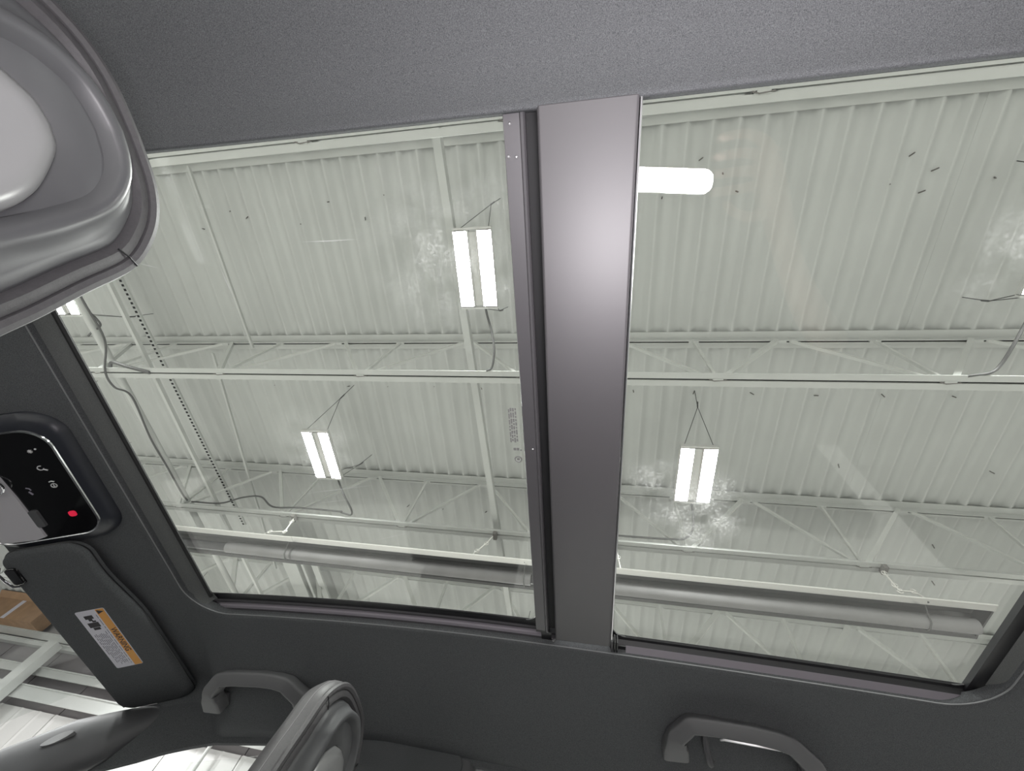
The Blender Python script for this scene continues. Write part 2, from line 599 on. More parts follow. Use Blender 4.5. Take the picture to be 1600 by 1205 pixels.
joist(-.398, 2.458, 'white steel joist nearest the driver side, along the top edge of the glass', -.345, False)
joist(1.117, 2.458, 'white steel joist across the middle of both roof glass panes')
joist(2.618, 2.520, 'white steel joist just above the long tube heater')
joist(4.118, 2.500, 'white steel joist behind the tube heater, low in the roof glass')

# ---------------------------------------------------------------- rods and pipes across the joists
solo('sprinkler_pipe', MB().tube([(-4.07, -1.5, 2.6), (-4.07, .7, 2.6), (-4.02, 2.3, 2.6), (-4.0, 5.9, 2.6)], .028, 10), M_STEEL,
     'white pipe at the front edge of the glass with a cable along it', 'pipe', smooth=True)
solo('bridging_rod', MB().bar((-3.74, -1.0, 2.63), (-3.67, 5.9, 2.63), .03), M_STEEL,
     'thin white rod running between the front pipe and the dotted strut', 'rod')
st = Thing('perforated_strut', (-4.05, 2, 3.0), 'thin strut with a row of dark holes near the front pipe', 'strut')
A, B = Vector((-4.14, -.4, 3.0)), Vector((-3.97, 3.3, 3.0))
st.part('channel', MB().bar(A, B, .045, .02), M_STEEL)
hole = mesh_from(MB().box(-.011, .011, -.010, .010, -.002, .002), 'hole', m=M_DARKSLOT)
nh = 92
for i in range(nh):
    p = A.lerp(B, (i + .5) / nh)
    piece('hole', hole, (p.x + 4.05, p.y - 2, p.z - 3.0 - .0125), st.root)
solo('bridging_angle', MB().bar((-.9225, -.412, 2.68), (-.768, 4.07, 2.68), .05, .006).bar((-.8995, -.412, 2.705), (-.745, 4.07, 2.705), .006, .05), M_STEEL,
     'flat white bridging angle crossing the joists behind the brightest lamp', 'angle')
solo('bridging_rod', MB().bar((-3.0, -.35, 3.0), (-3.0, 1.1, 3.0), .02), M_STEEL,
     'short thin rod between the two joists at the top left of the glass', 'rod')
solo('bridging_rod', MB().bar((-3.45, 1.15, 3.0), (-3.80, 4.0, 3.0), .02), M_STEEL,
     'slanted thin rod beside the dotted strut, behind the lamp nearest the visor', 'rod')
gd = Thing('roof_girder', (-3.35, 4.9, 2.62), 'wide white girder at the front lower corner of the roof glass', 'girder')
gd.part('bottom_flange', MB().box(-3.52, -3.34, 3.35, 5.9, 2.88, 2.90), M_STEEL)
gd.part('web', MB().box(-3.44, -3.42, 3.35, 5.9, 2.90, DECK - .02), M_STEEL)
gd.part('side_angle', MB().box(-3.16, -3.08, 3.35, 5.9, 2.90, 2.92), M_STEEL)
gd.part('side_angle', MB().box(-3.30, -3.27, 3.35, 5.9, 2.90, 2.92), M_STEEL)
solo('power_cable', MB().tube(catmull([(-3.99, -.3, 2.56), (-3.97, .5, 2.56), (-3.944, 0.857, 2.555), (-3.928, 1.092, 2.44), (-3.922, 1.24, 2.44), (-3.961, 1.388, 2.55), (-4.01, 1.82, 2.56), (-4.0, 2.126, 2.565), (-3.975, 2.458, 2.56), (-3.952, 2.56, 2.56)], 6), .008, 7), M_CORD,
     'dark cable draped along the white pipe by the front edge of the glass', 'cable', smooth=True)
solo('power_cable', MB().tube(catmull([(-3.95, 2.60, 2.59), (-3.6, 2.585, 2.585), (-3.4, 2.56, 2.66), (-3.2, 2.55, 2.68), (-3.0, 2.58, 2.59), (-2.7, 2.56, 2.585), (-2.25, 2.56, 2.58)], 6), .008, 7), M_CORD,
     'dark cable looped over the joist above the front end of the heater', 'cable', smooth=True)
solo('power_cable', MB().tube(catmull([(-4.0, 1.10, 2.53), (-3.9, 1.04, 2.50), (-3.7, 1.06, 2.455), (-3.5, 1.11, 2.452)], 6), .014, 7), M_CORD,
     'short dark cable bundle at the front end of the middle joist', 'cable', smooth=True)


# ---------------------------------------------------------------- hanging LED lamps
def high_bay(xc, yc, h, label, cord=None, group='twin strip LED lamps hung below the roof deck', wires=None, extra=True):
    t = Thing('high_bay_lamp', (xc, yc, h), label, 'lamp', group)
    hx, hy = .125, .25
    t.part('housing', MB().box(xc - .024, xc + .024, yc - hy + .02, yc + hy - .02, h + .012, h + .05), M_HOUSING)
    for s in (-1, 1):
        tr_ = t.part('tray', MB().box(xc + s * .075 - .050, xc + s * .075 + .050, yc - hy + .01, yc + hy - .01, h + .008, h + .035), M_HOUSING)
        ls = t.part('light_strip', MB().box(xc + s * .0775 - .044, xc + s * .0775 + .044, yc - hy + .015, yc + hy - .015, h, h + .008), M_HOUSING, tr_)
        ls.data.materials.append(M_LED)
        for pf in ls.data.polygons:
            if pf.normal.z < -.9:
                pf.material_index = 1
        t.part('end_bar', MB().box(xc - hx, xc + hx, yc + s * hy - .006, yc + s * hy + .006, h + .002, h + .03), M_HOUSING)
    if True:
        for s in (-1, 1):
            yk = yc + s * (hy - .01)
            kx, ky = xc + .05, yc + s * (hy + .12)
            hw_ = t.part('hanging_wire', MB().tube([(xc - .1, yk, h + .03), (kx, ky, DECK - .22)], .0025, 5).tube([(xc + .1, yk, h + .03), (kx, ky, DECK - .22)], .0025, 5).tube([(kx, ky, DECK - .22), (kx + .02, ky + .03 * s, DECK + .001)], .003, 5), M_WIRE_D)
            t.part('wire_gripper', MB().tube([(kx, ky, DECK - .22), (kx + .01, ky + .012 * s, DECK - .16)], .006, 6), M_WIRE_D, hw_)
    if cord:
        t.part('power_cord', MB().tube(catmull(cord, 6), .008, 8), M_CORD, smooth=True)
    return t


high_bay(-.740, .428, 2.6, 'bright twin strip lamp beside the crossbeam in the front glass pane',
         [(-.712, .66, 2.65), (-0.70, 0.73, 2.63), (-0.665, 0.84, 2.58), (-0.645, 0.95, 2.52), (-0.66, 1.05, 2.475), (-0.697, 1.072, 2.462)])
high_bay(-2.295, 1.955, 2.6, 'twin strip lamp in the lower middle of the front glass pane',
         [(-2.25, 2.19, 2.65), (-2.22, 2.26, 2.62), (-2.169, 2.342, 2.57), (-2.105, 2.475, 2.53), (-2.14, 2.555, 2.545), (-2.26, 2.57, 2.58)])
high_bay(.758, 1.955, 2.6, 'twin strip lamp in the rear glass pane, over dusty glass',
         [(.76, 2.19, 2.65), (0.775, 2.29, 2.60), (0.78, 2.40, 2.55), (0.745, 2.52, 2.56), (0.642, 2.565, 2.58), (0.303, 2.575, 2.582), (-.2, 2.575, 2.582)])
high_bay(-4.255, .420, 2.6, 'lamp peeking out under the near headrest at the front edge of the glass',
         [(-4.1, .66, 2.65), (-4.02, 0.70, 2.62), (-4.0, 0.76, 2.61), (-4.115, 0.816, 2.6), (-4.166, 0.844, 2.6)])
high_bay(2.345, .428, 2.6, 'lamp cut off at the right edge of the rear glass pane',
         [(2.34, .66, 2.65), (2.30, .8, 2.60), (2.24, .92, 2.54), (2.19, 1.02, 2.5), (2.132, 1.06, 2.47), (2.03, 1.078, 2.463)])
for (lx, ly) in [(-2.3, -1.1), (.75, -1.1), (-5.3, -1.1), (3.8, -1.1), (-.74, -2.62), (2.3, -2.62), (-5.4, 1.955), (4.6, 1.955), (-7.2, .428), (-.74, 4.9), (-5.3, 4.9), (-8.4, 3.4)]:
    high_bay(lx, ly, 2.6, 'twin strip lamp of the hall beyond what the glass shows', extra=False, group='hall lamps out of sight')

# ---------------------------------------------------------------- radiant tube heater
ht = Thing('tube_heater', (-.3, 2.8, 2.21), 'long grey radiant tube heater with a shiny reflector hood', 'heater')


def hood(xa, xb, d=0.0):
    prof = [(2.688, 2.300), (2.690, 2.300), (2.725, 2.355), (2.770, 2.392), (2.845, 2.398), (2.890, 2.370), (2.945, 2.302), (2.972, 2.298)]
    prof = [(a, b + d) for a, b in prof]
    inner = prof
    outer = [(a, b + .004) for a, b in prof][::-1]
    return MB().prism(inner + outer, 'x', xa, xb)


for (xa_, xb_, d_) in ((-5.2, -2.6, 0), (-2.64, -.36, .003), (-.40, 2.62, .006)):
    ht.part('reflector_lip', MB().prism([(2.628, 2.303 + d_), (2.636, 2.299 + d_), (2.688, 2.297 + d_), (2.690, 2.301 + d_), (2.650, 2.305 + d_)], 'x', xa_, xb_), M_LIP)
ht.part('reflector', hood(-5.2, -2.6), M_REFL)
ht.part('reflector', hood(-2.64, -.36, .003), M_REFL)
ht.part('reflector', hood(-.40, 2.62, .006), M_REFL)


def tubex(xa, xb, r, y=2.80, z=2.265, n=20):
    return MB().loft([[(x, y + r * math.cos(2 * math.pi * k / n), z + r * math.sin(2 * math.pi * k / n)) for k in range(n)] for x in (xa, xb)], True, True, True)


ht.part('burner_tube', tubex(-3.30, -.45, .048), M_TUBE, smooth=True)
ht.part('burner_tube', tubex(.02, 2.53, .048), M_TUBE, smooth=True)
ht.part('coupling', tubex(-.46, .03, .036), M_RAIL_D, smooth=True)
ht.part('coupling', tubex(-5.1, -3.29, .040), M_RAIL_D, smooth=True)
ht.part('tube_joint', tubex(-2.62, -2.60, .0495), M_RAIL, smooth=True)
for xs in (-2.66, -.50, .10, 2.24):
    ht.part('tube_hanger', MB().tube([(xs, 2.66, 2.302), (xs, 2.70, 2.32), (xs, 2.735, 2.27), (xs, 2.76, 2.225), (xs, 2.80, 2.213), (xs, 2.84, 2.225), (xs, 2.865, 2.27), (xs, 2.90, 2.33), (xs, 2.95, 2.30)], .005, 6), M_WIRE_D, smooth=True)
ht.part('end_plate', MB().prism([(2.690, 2.300), (2.725, 2.353), (2.770, 2.390), (2.845, 2.395), (2.890, 2.368), (2.945, 2.302)], 'x', 2.60, 2.612), M_REFL)


def chain(label, pts, links=True):
    t = Thing('hanger_chain', pts[-1], label, 'chain', 'chains holding the tube heater')
    for a, b in zip(pts, pts[1:]):
        t.part('chain_link', MB().tube([a, b], .0055, 6), M_WIRE, smooth=True)
    for p in pts[1:-1]:
        p = Vector(p)
        ring = [p + Vector((.017 * math.cos(a), 0, .017 * math.sin(a))) for a in [2 * math.pi * k / 10 for k in range(10)]]
        t.part('ring', MB().tube(ring, .0045, 6, closed=True), M_WIRE, smooth=True)
    p = Vector(pts[0])
    t.part('beam_clip', MB().box(p.x - .015, p.x + .015, p.y - .025, p.y + .045, p.z - .03, p.z + .012), M_SCREW)
    return t


chain('white hanger chain at the front end of the heater', [(-2.712, 2.6, 2.515), (-2.699, 2.605, 2.453), (-2.69, 2.615, 2.34), (-2.846, 2.63, 2.335), (-2.942, 2.66, 2.304)])
chain('hanger chain on the heater near the front side of the crossbeam', [(-0.78, 2.6, 2.515), (-0.835, 2.62, 2.42), (-0.902, 2.64, 2.35), (-0.948, 2.66, 2.307)])
chain('hanger chain on the heater right behind the crossbeam', [(0.21, 2.6, 2.515), (0.225, 2.62, 2.40), (0.245, 2.66, 2.309)])
chain('white hanger chain near the rear end of the heater', [(2.076, 2.6, 2.515), (2.061, 2.61, 2.47), (2.075, 2.62, 2.38), (2.09, 2.63, 2.345), (2.18, 2.64, 2.36), (2.258, 2.66, 2.309)])

# =================================================================== THE CAR
OX0, OX1, OY0, OY1 = -.862, .638, -.077, .80           # opening in the headliner
YCAR = .3625


def zroof(x):
    return .5 - (.061 * (x + .1) ** 2 if x < -.1 else .02 * (x + .1) ** 2)


G = [(0, 0), (.03, -.003), (.06, -.010), (.09, -.019), (.12, -.031), (.15, -.046), (.18, -.063), (.205, -.080), (.23, -.100), (.3, -.17)]


# upper edge of the side windows
wtop = [(-1.1, .24), (-.984, .28), (-.9, .318), (-.818, .345), (-.686, .364), (-.43, .395), (.2, .395), (.9, .385), (1.25, .36)]


def zhead(x, y):
    z = zroof(max(x, OX0))
    if x < OX0:
        e = OX0 - x
        z += -.38 * e * smoothstep(-.02, .05, e)
    yy = y if y > YCAR else 2 * YCAR - y
    d = yy - OY1
    if d > 0:
        w = smoothstep(-.74, -.94, x)
        g1 = interp(d, G) - .12 * min(d / .13, 1.0) * (min(x, -.2) + .2) ** 2 * (1 - w)
        g2 = interp(yy, [(1.0, 0), (1.03, -.02), (1.05, -.05), (1.10, -.15)])
        z += g1 * (1 - w) + g2 * w
        if y > YCAR:
            z = max(z, interp(x, wtop) + .006)
    return z


def ring_pts(off, n=14):
    r = .085 + off
    return round_rect(OX0 - off, OX1 + off, OY0 - off, OY1 + off, r, n)


# dense closed outline so that the cloth follows the roof curve
def densify(pts, step=.02):
    out = []
    for i, p in enumerate(pts):
        q = pts[(i + 1) % len(pts)]
        d = math.hypot(q[0] - p[0], q[1] - p[1])
        m = max(1, int(d / step))
        for k in range(m):
            out.append((p[0] + (q[0] - p[0]) * k / m, p[1] + (q[1] - p[1]) * k / m))
    return out


HX0, HX1, HY0, HY1 = -1.078, 1.25, -.33, 1.045          # outer edge of the headliner
inner = densify(round_rect(OX0, OX1, OY0, OY1, (.05, .075, .085, .05), 12))
rings = []


def outer_of(p):
    """matching point on the outer edge, straight out from the opening"""
    cx, cy = p
    # scale from the centre of the opening to the outer rectangle, side by side
    tx = (cx - OX0) / (OX1 - OX0)
    ty = (cy - OY0) / (OY1 - OY0)
    return (HX0 + tx * (HX1 - HX0), HY0 + ty * (HY1 - HY0))


outs = [outer_of(p) for p in inner]
hl = MB()
def roll(x, y, e):
    """the cloth curls up towards the glass along the driver side and the rear"""
    w = smoothstep(.12, -.02, y)
    return w * .030 * (1 - max(0.0, 1 - e / .075) ** 2)


seq = [(0.0, .020), (0.0, .008), (0.004, .002), (.012, 0.0)] + [(s, 0.0) for s in (.03, .06, .1, .15, .2, .26, .32, .38, .44, .5, .56, .62, .68, .74, .8, .86, .91, .96, 1.0)]
for s, dz in seq:
    rings.append([(p[0] + (q[0] - p[0]) * s, p[1] + (q[1] - p[1]) * s, zhead(p[0] + (q[0] - p[0]) * s, p[1] + (q[1] - p[1]) * s) + dz + roll(p[0], p[1], s * .253)) for p, q in zip(inner, outs)])
hl.loft(rings, True)
solo('headliner', hl, M_FABRIC, 'charcoal woven cloth headliner around the roof glass', 'headliner', smooth=True, angle=70, base=(0, YCAR, .4))
roof_skin = MB()
rs = [[(p[0], p[1], zhead(p[0], p[1]) + .022) for p in inner], [(q[0] + (.02 if q[0] > 0 else -.01), q[1] + (.05 if q[1] > YCAR else -.03), zroof(q[0]) + .04 if q[0] > -.8 else zhead(q[0], q[1]) + .05) for q in outs]]
roof_skin.loft(rs, True)
solo('roof_panel', roof_skin, M_BLACK, 'painted outer roof skin of the car above the headliner', 'roof', base=(0, YCAR, .45))

# ---- surround between the headliner edge and the glass
GZ = .030                                     # glass lies this far above the headliner edge
sur = Thing('sunroof_surround', (0, YCAR, .5), 'dark frame and guide rails around the roof glass', 'frame')


def strip_y(x0, x1, prof, step=.04):
    """profile (y, dz over the roof curve) swept along x"""
    n = max(2, int((x1 - x0) / step))
    xs = [x0 + (x1 - x0) * i / n for i in range(n + 1)]
    return MB().loft([[(x, a, zroof(x) + b) for a, b in prof] for x in xs], False)


# front wall of the surround
fr = densify(round_rect(OX0, OX1, OY0, OY1, (.05, .075, .085, .05), 12), .03)
gin = densify(round_rect(OX0 + .024, OX1 - .005, OY0 + .002, OY1 - .024, (.03, .05, .02, .03), 12), .03)


def front_wall():
    mb = MB()
    ys = [OY0 - .02 + i * (OY1 + .0 - OY0) / 30 for i in range(31)]
    def xo(y):
        d = y - (OY1 - .085)
        return OX0 + (.085 - math.sqrt(max(0, .085 ** 2 - d * d)) if d > 0 else 0) - .002
    rings = [[(xo(y), y, zroof(OX0) + .010) for y in ys], [(xo(y) + .004, y, zroof(OX0) + .016) for y in ys], [(max(xo(y) + .010, OX0 + .022), y, zroof(OX0) + GZ - .003) for y in ys], [(max(xo(y) + .016, OX0 + .034), y, zroof(OX0) + GZ - .001) for y in ys]]
    return mb.loft(rings, False)


glint = [(p[0], p[1], zhead(p[0], p[1]) + .003) for p in inner if p[1] > -.03]
k0 = max(range(len(glint)), key=lambda i: (Vector(glint[i]) - Vector(glint[i - 1])).length)
glint = glint[k0:] + glint[:k0]
sur.part('edge_glint', MB().tube(glint, .0011, 5), M_GLINT, smooth=True, label='thin pale cord standing for the highlight along the headliner edge')  # paler cord added to draw the highlight on the headliner lip
sur.part('front_frame', front_wall(), M_FABRIC_D, smooth=True, angle=30)
sur.part('front_seal', MB().tube([(OX0 + .033, OY0 + i * (OY1 - .03 - OY0) / 20, zroof(OX0) + GZ - .004) for i in range(21)], .004, 6), M_RUBBER)
# passenger-side rail: three steps beside the front pane
FX0, FX1 = OX0 + .03, -.085
sur.part('side_channel', strip_y(FX0 - .01, FX1, [(.806, .008), (.800, .014), (.797, .016)]), M_RAIL_D)
sur.part('guide_rail', strip_y(FX0 - .01, FX1, [(.797, .016), (.7925, .018), (.792, .022), (.787, .022)]), M_RAIL_P)
sur.part('guide_rail', strip_y(FX0 - .01, FX1, [(.787, .022), (.783, .0225), (.782, .026)]), M_RAIL_D)
sur.part('glass_edge_trim', strip_y(FX0 - .01, FX1, [(.782, .026), (.777, .0275), (.768, .028), (.767, .030)]), M_BLACK)
# rear half: light strip, then black ceramic edge
RX0, RX1 = .052, OX1 - .004
sur.part('guide_rail', strip_y(RX0 + .02, RX1, [(.808, .003), (.803, .006), (.790, .016)]), M_RAIL_P, label='pale metal guide rail beside the rear glass')
sur.part('side_channel', strip_y(RX0, RX1, [(.790, .016), (.786, .024), (.782, .026), (.781, .030)]), M_BLACK)
# rear wall
rw = MB().loft([[(OX1 + .002, y, zroof(OX1) + .008) for y in (OY0 - .02, .3, .6, OY1 - .07)], [(OX1 - .004, y, zroof(OX1) + .016) for y in (OY0 - .02, .3, .6, OY1 - .05)], [(OX1 - .012, y, zroof(OX1) + .024) for y in (OY0 - .02, .3, .6, OY1 - .03)]], False)
sur.part('rear_frame', rw, M_FABRIC_D)
sur.part('rear_seal', MB().box(OX1 - .03, OX1 - .006, OY0 - .02, OY1 - .012, zroof(OX1) + .022, zroof(OX1) + .031), M_BLACK)
# driver-side hidden rail
sur.part('side_channel', strip_y(OX0, OX1, [(OY0 - .005, .012), (OY0 - .03, .02), (OY0 - .05, .03)]), M_RAIL_D)


# ---- the two panes
def pane(x0, x1, y0, y1, r):
    out = round_rect(x0, x1, y0, y1, r, 8)
    n = max(6, int((x1 - x0) / .04))
    mb = MB()
    # grid cut by the rounded outline: fan of strips along x
    xs = [x0 + (x1 - x0) * i / n for i in range(n + 1)]
    xs += [x1 - r * (1 - math.cos(a)) for a in (.3, .7, 1.1)] + [x0 + r * (1 - math.cos(a)) for a in (.3, .7, 1.1)]
    xs = sorted(set(round(v, 5) for v in xs))

    def ymax(x):
        e = max(0, x - (x1 - r), (x0 + r) - x)
        return y1 - (r - math.sqrt(max(0, r * r - e * e)))
    lo = [[(x, y0 + (ymax(x) - y0) * k / 4, zroof(x) + GZ) for k in range(5)] for x in xs]
    hi = [[(a, b, c + .004) for a, b, c in row] for row in lo]
    m = 5
    vs = [p for r_ in lo for p in r_] + [p for r_ in hi for p in r_]
    o = len(xs) * m
    fs = []
    for i in range(len(xs) - 1):
        for k in range(m - 1):
            a = i * m + k
            fs.append((a, a + m, a + m + 1, a + 1))
            fs.append((o + a, o + a + 1, o + a + m + 1, o + a + m))
        fs.append((i * m, o + i * m, o + i * m + m, i * m + m))
        a = i * m + m - 1
        fs.append((a, a + m, o + a + m, o + a))
    for i in (0, len(xs) - 1):
        for k in range(m - 1):
            a = i * m + k
            fs.append((a, a + 1, o + a + 1, o + a) if i == 0 else (a, o + a, o + a + 1, a + 1))
    return mb.add(vs, fs)


gp = Thing('roof_glass_pane', (-.45, YCAR, .52), 'front roof glass pane with dust, painted reflection streaks and a printed stamp', 'glass pane', 'roof glass panes')
gp.part('glass', pane(OX0 + .012, -.085, OY0 - .04, .812, .01), M_GLASS, smooth=True, angle=30)


def zdrop(x):
    return .5 - zroof(x) + .0008


M_STREAK = mat('reflection_white', (0.85, 0.85, 0.86), 0.5)  # thin white strips drawn on the glass as reflection streaks
REFL_STREAKS = [(-0.5252, 0.4783, -0.3803, 0.4521, 0.0009), (-0.5135, 0.5018, -0.4294, 0.4868, 0.0005), (-0.3935, 0.0402, -0.3056, 0.0413, 0.0007), (-0.6547, 0.0549, -0.6242, 0.0636, 0.0008), (-0.5248, 0.0683, -0.521, 0.1066, 0.0008), (-0.4222, 0.5924, -0.3295, 0.5605, 0.0004)]
# printed stamp: rows of tiny print and marks
ZG = .53
st_rows = [(-.1215, .293, .352, .0011), (-.1185, .291, .350, .0014), (-.1150, .291, .352, .0014), (-.1115, .291, .350, .0012)]
for (sx, ya, yb, w) in st_rows:
    y = ya
    while y < yb:
        L = random.choice((.004, .006, .009))
        gp.part('stamp_print', MB().box(sx - w, sx + w, y, min(yb, y + L), ZG - .0006, ZG - .0003), M_STAMP)
        y += L + .0016
for (sx, y, w, l) in [(-.1165, .3645, .0022, .0024), (-.1115, .3645, .0020, .0024), (-.107, .366, .0012, .0012)]:
    gp.part('stamp_mark', MB().box(sx - w, sx + w, y - l, y + l, ZG - .0006, ZG - .0003), M_STAMP)
ring = [(-.112 + .0052 * math.cos(a), .3835 + .0052 * math.sin(a), ZG - .0005) for a in [2 * math.pi * k / 14 for k in range(14)]]
gp.part('stamp_emblem', MB().tube(ring, .0011, 5, closed=True).box(-.114, -.110, .3815, .3855, ZG - .0007, ZG - .0003), M_STAMP)
for (ax, ay, bx, by, w) in REFL_STREAKS:
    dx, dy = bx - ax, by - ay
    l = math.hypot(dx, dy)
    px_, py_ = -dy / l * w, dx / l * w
    gp.part('reflection_streak', MB().loft([[(ax, ay, ZG - zdrop(ax)), (bx, by, ZG - zdrop(bx))], [((ax + bx) / 2 + px_, (ay + by) / 2 + py_, ZG - zdrop((ax + bx) / 2)), (bx, by, ZG - zdrop(bx) - .0002)]], False), M_STREAK)
gp2 = Thing('roof_glass_pane', (.33, YCAR, .52), 'rear roof glass pane with a dusty patch under the lamp', 'glass pane', 'roof glass panes')
gp2.part('glass', pane(.0445, OX1 + .012, OY0 - .04, .812, .01), M_GLASS, smooth=True, angle=30)

# ---- crossbeam with blind cassette
bm_ = Thing('sunroof_crossbeam', (0, YCAR, .5), 'satin grey crossbeam dividing the front and rear roof glass', 'crossbeam')


def beam(x0, x1, prof, y0, y1):
    """profile (x, z) closed, swept along y"""
    return MB().prism(prof, 'y', y0, y1)


bm_.part('cover', beam(0, 0, [(-.0600, .5035), (-.0575, .5005), (.0400, .5000), (.0425, .5020), (.0435, .512), (.0435, .53), (-.0600, .53)], OY0 - .003, .7775), M_SATIN, smooth=True, angle=50, bevel=(.0012, 2))
bm_.part('edge_trim', beam(0, 0, [(.0437, .503), (.0452, .5025), (.0462, .505), (.0462, .532), (.0437, .532)], OY0 - .003, .760), M_ALU)
bm_.part('glass_carrier', beam(0, 0, [(-.0985, .514), (-.0975, .512), (-.0800, .5115), (-.0785, .509), (-.0755, .5085), (-.0738, .511), (-.0735, .53), (-.0985, .53)], OY0 - .003, .772), M_RAIL, smooth=True, angle=30)
bm_.part('rubber_gap', MB().box(-.0736, -.0598, OY0 - .003, .772, .519, .531), M_RUBBER)
bm_.part('end_foot', MB().box(-.0600, .0430, .770, .7815, .503, .520), M_BLACK)
bm_.part('end_foot', MB().box(-.0985, -.0740, .770, .778, .512, .528), M_BLACK)
bm_.part('end_block', MB().box(-.0885, -.0605, .7775, .803, .513, .531), M_BLACK)
bm_.part('end_block', MB().box(.0430, .0720, .7905, .803, .513, .531), M_BLACK)
bm_.part('end_clip', MB().box(-.068, -.0605, .782, .790, .506, .520), M_RAIL_D)
bm_.part('end_clip', MB().box(.045, .0475, .772, .800, .506, .522), M_RAIL_D)
bm_.part('end_clip', MB().box(.050, .0525, .772, .800, .506, .522), M_BLACK)
bm_.part('end_clip', MB().box(.0545, .0570, .772, .800, .506, .522), M_BLACK)
bm_.part('end_screw', MB().tube([(-.064, .786, .507), (-.064, .786, .503)], .0028, 10), M_RAIL)


def fillet(cx, cy, sx, r):
    """black corner mask of a pane: square corner less a quarter round"""
    pts = [(cx, cy + .004), (cx, cy - r)]
    pts += [(cx + sx * (r - r * math.cos(a)), cy - r + r * math.sin(a)) for a in [math.pi / 2 * k / 6 for k in range(1, 7)]]
    pts += [(cx + sx * r, cy + .004)]
    zt = zroof(cx) + GZ
    return MB().prism(pts, 'z', zt - .0038, zt - .0015)


sur.part('corner_mask', fillet(-.0980, .7675, -1, .022), M_BLACK)
sur.part('corner_mask', fillet(.0462, .7815, 1, .026), M_BLACK)
sur.part('corner_mask', fillet(.6260, .7815, -1, .034), M_BLACK)
riv = [(-.0905, -.068), (-.094, -.037), (-.085, -.036), (-.085, .351)]
rv = mesh_from(MB().tube([(0, 0, .001), (0, 0, -.0008), (0, 0, -.0014)], [.0016, .0016, .0009], 10), 'rivet', m=M_ALU, smooth=True)
for (a, b) in riv:
    piece('rivet', rv, (a, b - YCAR, .0115), bm_.root)


# ---- header: overhead console, visor
def zh(x):
    return .465 + .38 * (x + .86)


def on_header(mb_pts, off):
    return [(a, b, zh(a) + off) for a, b in mb_pts]


def slab(outline, off0, off1):
    r0 = on_header(outline, off0)
    r1 = on_header(outline, off1)
    return MB().loft([r0, r1], True, True, True)


oc = Thing('overhead_console', (-.98, .41, .37), 'glossy black overhead console with chrome edge, icons and red button', 'console')
o_out = round_rect(-1.085, -.884, .272, .545, (.05, .045, .06, .06), 8)
o_mid = round_rect(-1.080, -.890, .282, .535, (.045, .040, .055, .055), 8)
o_bez = round_rect(-1.075, -.8945, .298, .523, (.038, .034, .05, .05), 8)
o_in = round_rect(-1.072, -.8970, .3005, .5205, (.036, .032, .048, .048), 8)
oc.part('housing', MB().loft([on_header(o_out, .012), on_header(o_out, -.006), on_header(o_mid, -.014), on_header(o_bez, -.018), on_header(o_bez, -.008)], True), M_CONSOLE, smooth=True, angle=50)
oc.part('chrome_bezel', MB().loft([on_header(o_bez, -.016), on_header(o_bez, -.020), on_header(o_in, -.0205), on_header(o_in, -.014)], True), M_CHROME, smooth=True, angle=50)
pan = oc.part('touch_panel', slab(o_in, -.014, -.0185), M_GLOSS)
TILT = math.atan(.38)


def decal(thing, name, body, size, x, y, off, m, parent=None, rot=0.0, base=None):
    """flat lettering on the underside of the sloping header, read from below"""
    me = text_mesh(body, size, m)
    o = bpy.data.objects.new(name, me)
    COL.objects.link(o)
    o.parent = parent or thing.root
    # local axes: text x -> world direction (rot), text normal -> down
    ex = Vector((math.cos(rot), math.sin(rot), .38 * math.cos(rot))).normalized()
    nz = Vector((.38, 0, -1)).normalized()
    ey = nz.cross(ex).normalized()
    R = Matrix((ex, ey, nz)).transposed().to_4x4()
    p = Vector((x, y, zh(x) + off)) - thing.loc
    o.matrix_basis = Matrix.Translation(p) @ R
    return o


IO = -.0190


def hdr_tube(pts, r, closed=False, off=IO):
    return MB().tube([(a, b, zh(a) + off) for a, b in pts], r, 5, closed=closed)


def circ(cx, cy, r, n=12, a0=0, a1=360):
    return [(cx + r * math.cos(math.radians(a0 + (a1 - a0) * k / n)), cy + r * math.sin(math.radians(a0 + (a1 - a0) * k / n))) for k in range(n + (0 if a1 - a0 == 360 else 1))]


# lamp rays, lamp heads, call symbols and the red call button
ic = MB()
for a in range(0, 180, 45):
    d = (.0035 * math.cos(math.radians(a)), .0035 * math.sin(math.radians(a)))
    ic.tube([(-.929 - d[0], .339 - d[1], zh(-.929 - d[0]) + IO), (-.929 + d[0], .339 + d[1], zh(-.929 + d[0]) + IO)], .0006, 5)
oc.part('icon_light', ic, M_ICON, pan)
oc.part('icon_dot', hdr_tube(circ(-.9205, .336, .0010, 8), .0007, True), M_ICON, pan)
oc.part('icon_reading_light', hdr_tube(circ(-.930, .373, .0042, 9, 20, 300), .0008).tube([(-.927, .376, zh(-.927) + IO), (-.922, .379, zh(-.922) + IO)], .0012, 5), M_ICON, pan)
oc.part('icon_call', hdr_tube(circ(-.9275, .411, .0042), .0007, True).tube([(-.9275 + .003 * math.cos(a), .411 + .003 * math.sin(a), zh(-.9275) + IO) for a in (0.5, 2.6)], .0006, 5).tube([(-.9275, .4135, zh(-.9275) + IO), (-.9275, .4075, zh(-.9275) + IO)], .0006, 5), M_ICON, pan)
oc.part('icon_handset', hdr_tube([(-.931, .4025), (-.9275, .4015), (-.924, .4035)], .0011), M_ICON, pan)
oc.part('icon_roof_lamp', hdr_tube([(-.967, .408), (-.963, .410), (-.962, .414)], .0011).tube([(-.966, .416, zh(-.966) + IO), (-.963, .423, zh(-.963) + IO)], .0016, 5), M_INK_G, pan)
oc.part('call_button', slab(round_rect(-.9335, -.9225, .469, .481, .004, 5), -.0185, -.0196), M_RED, pan, label='red emergency call button')
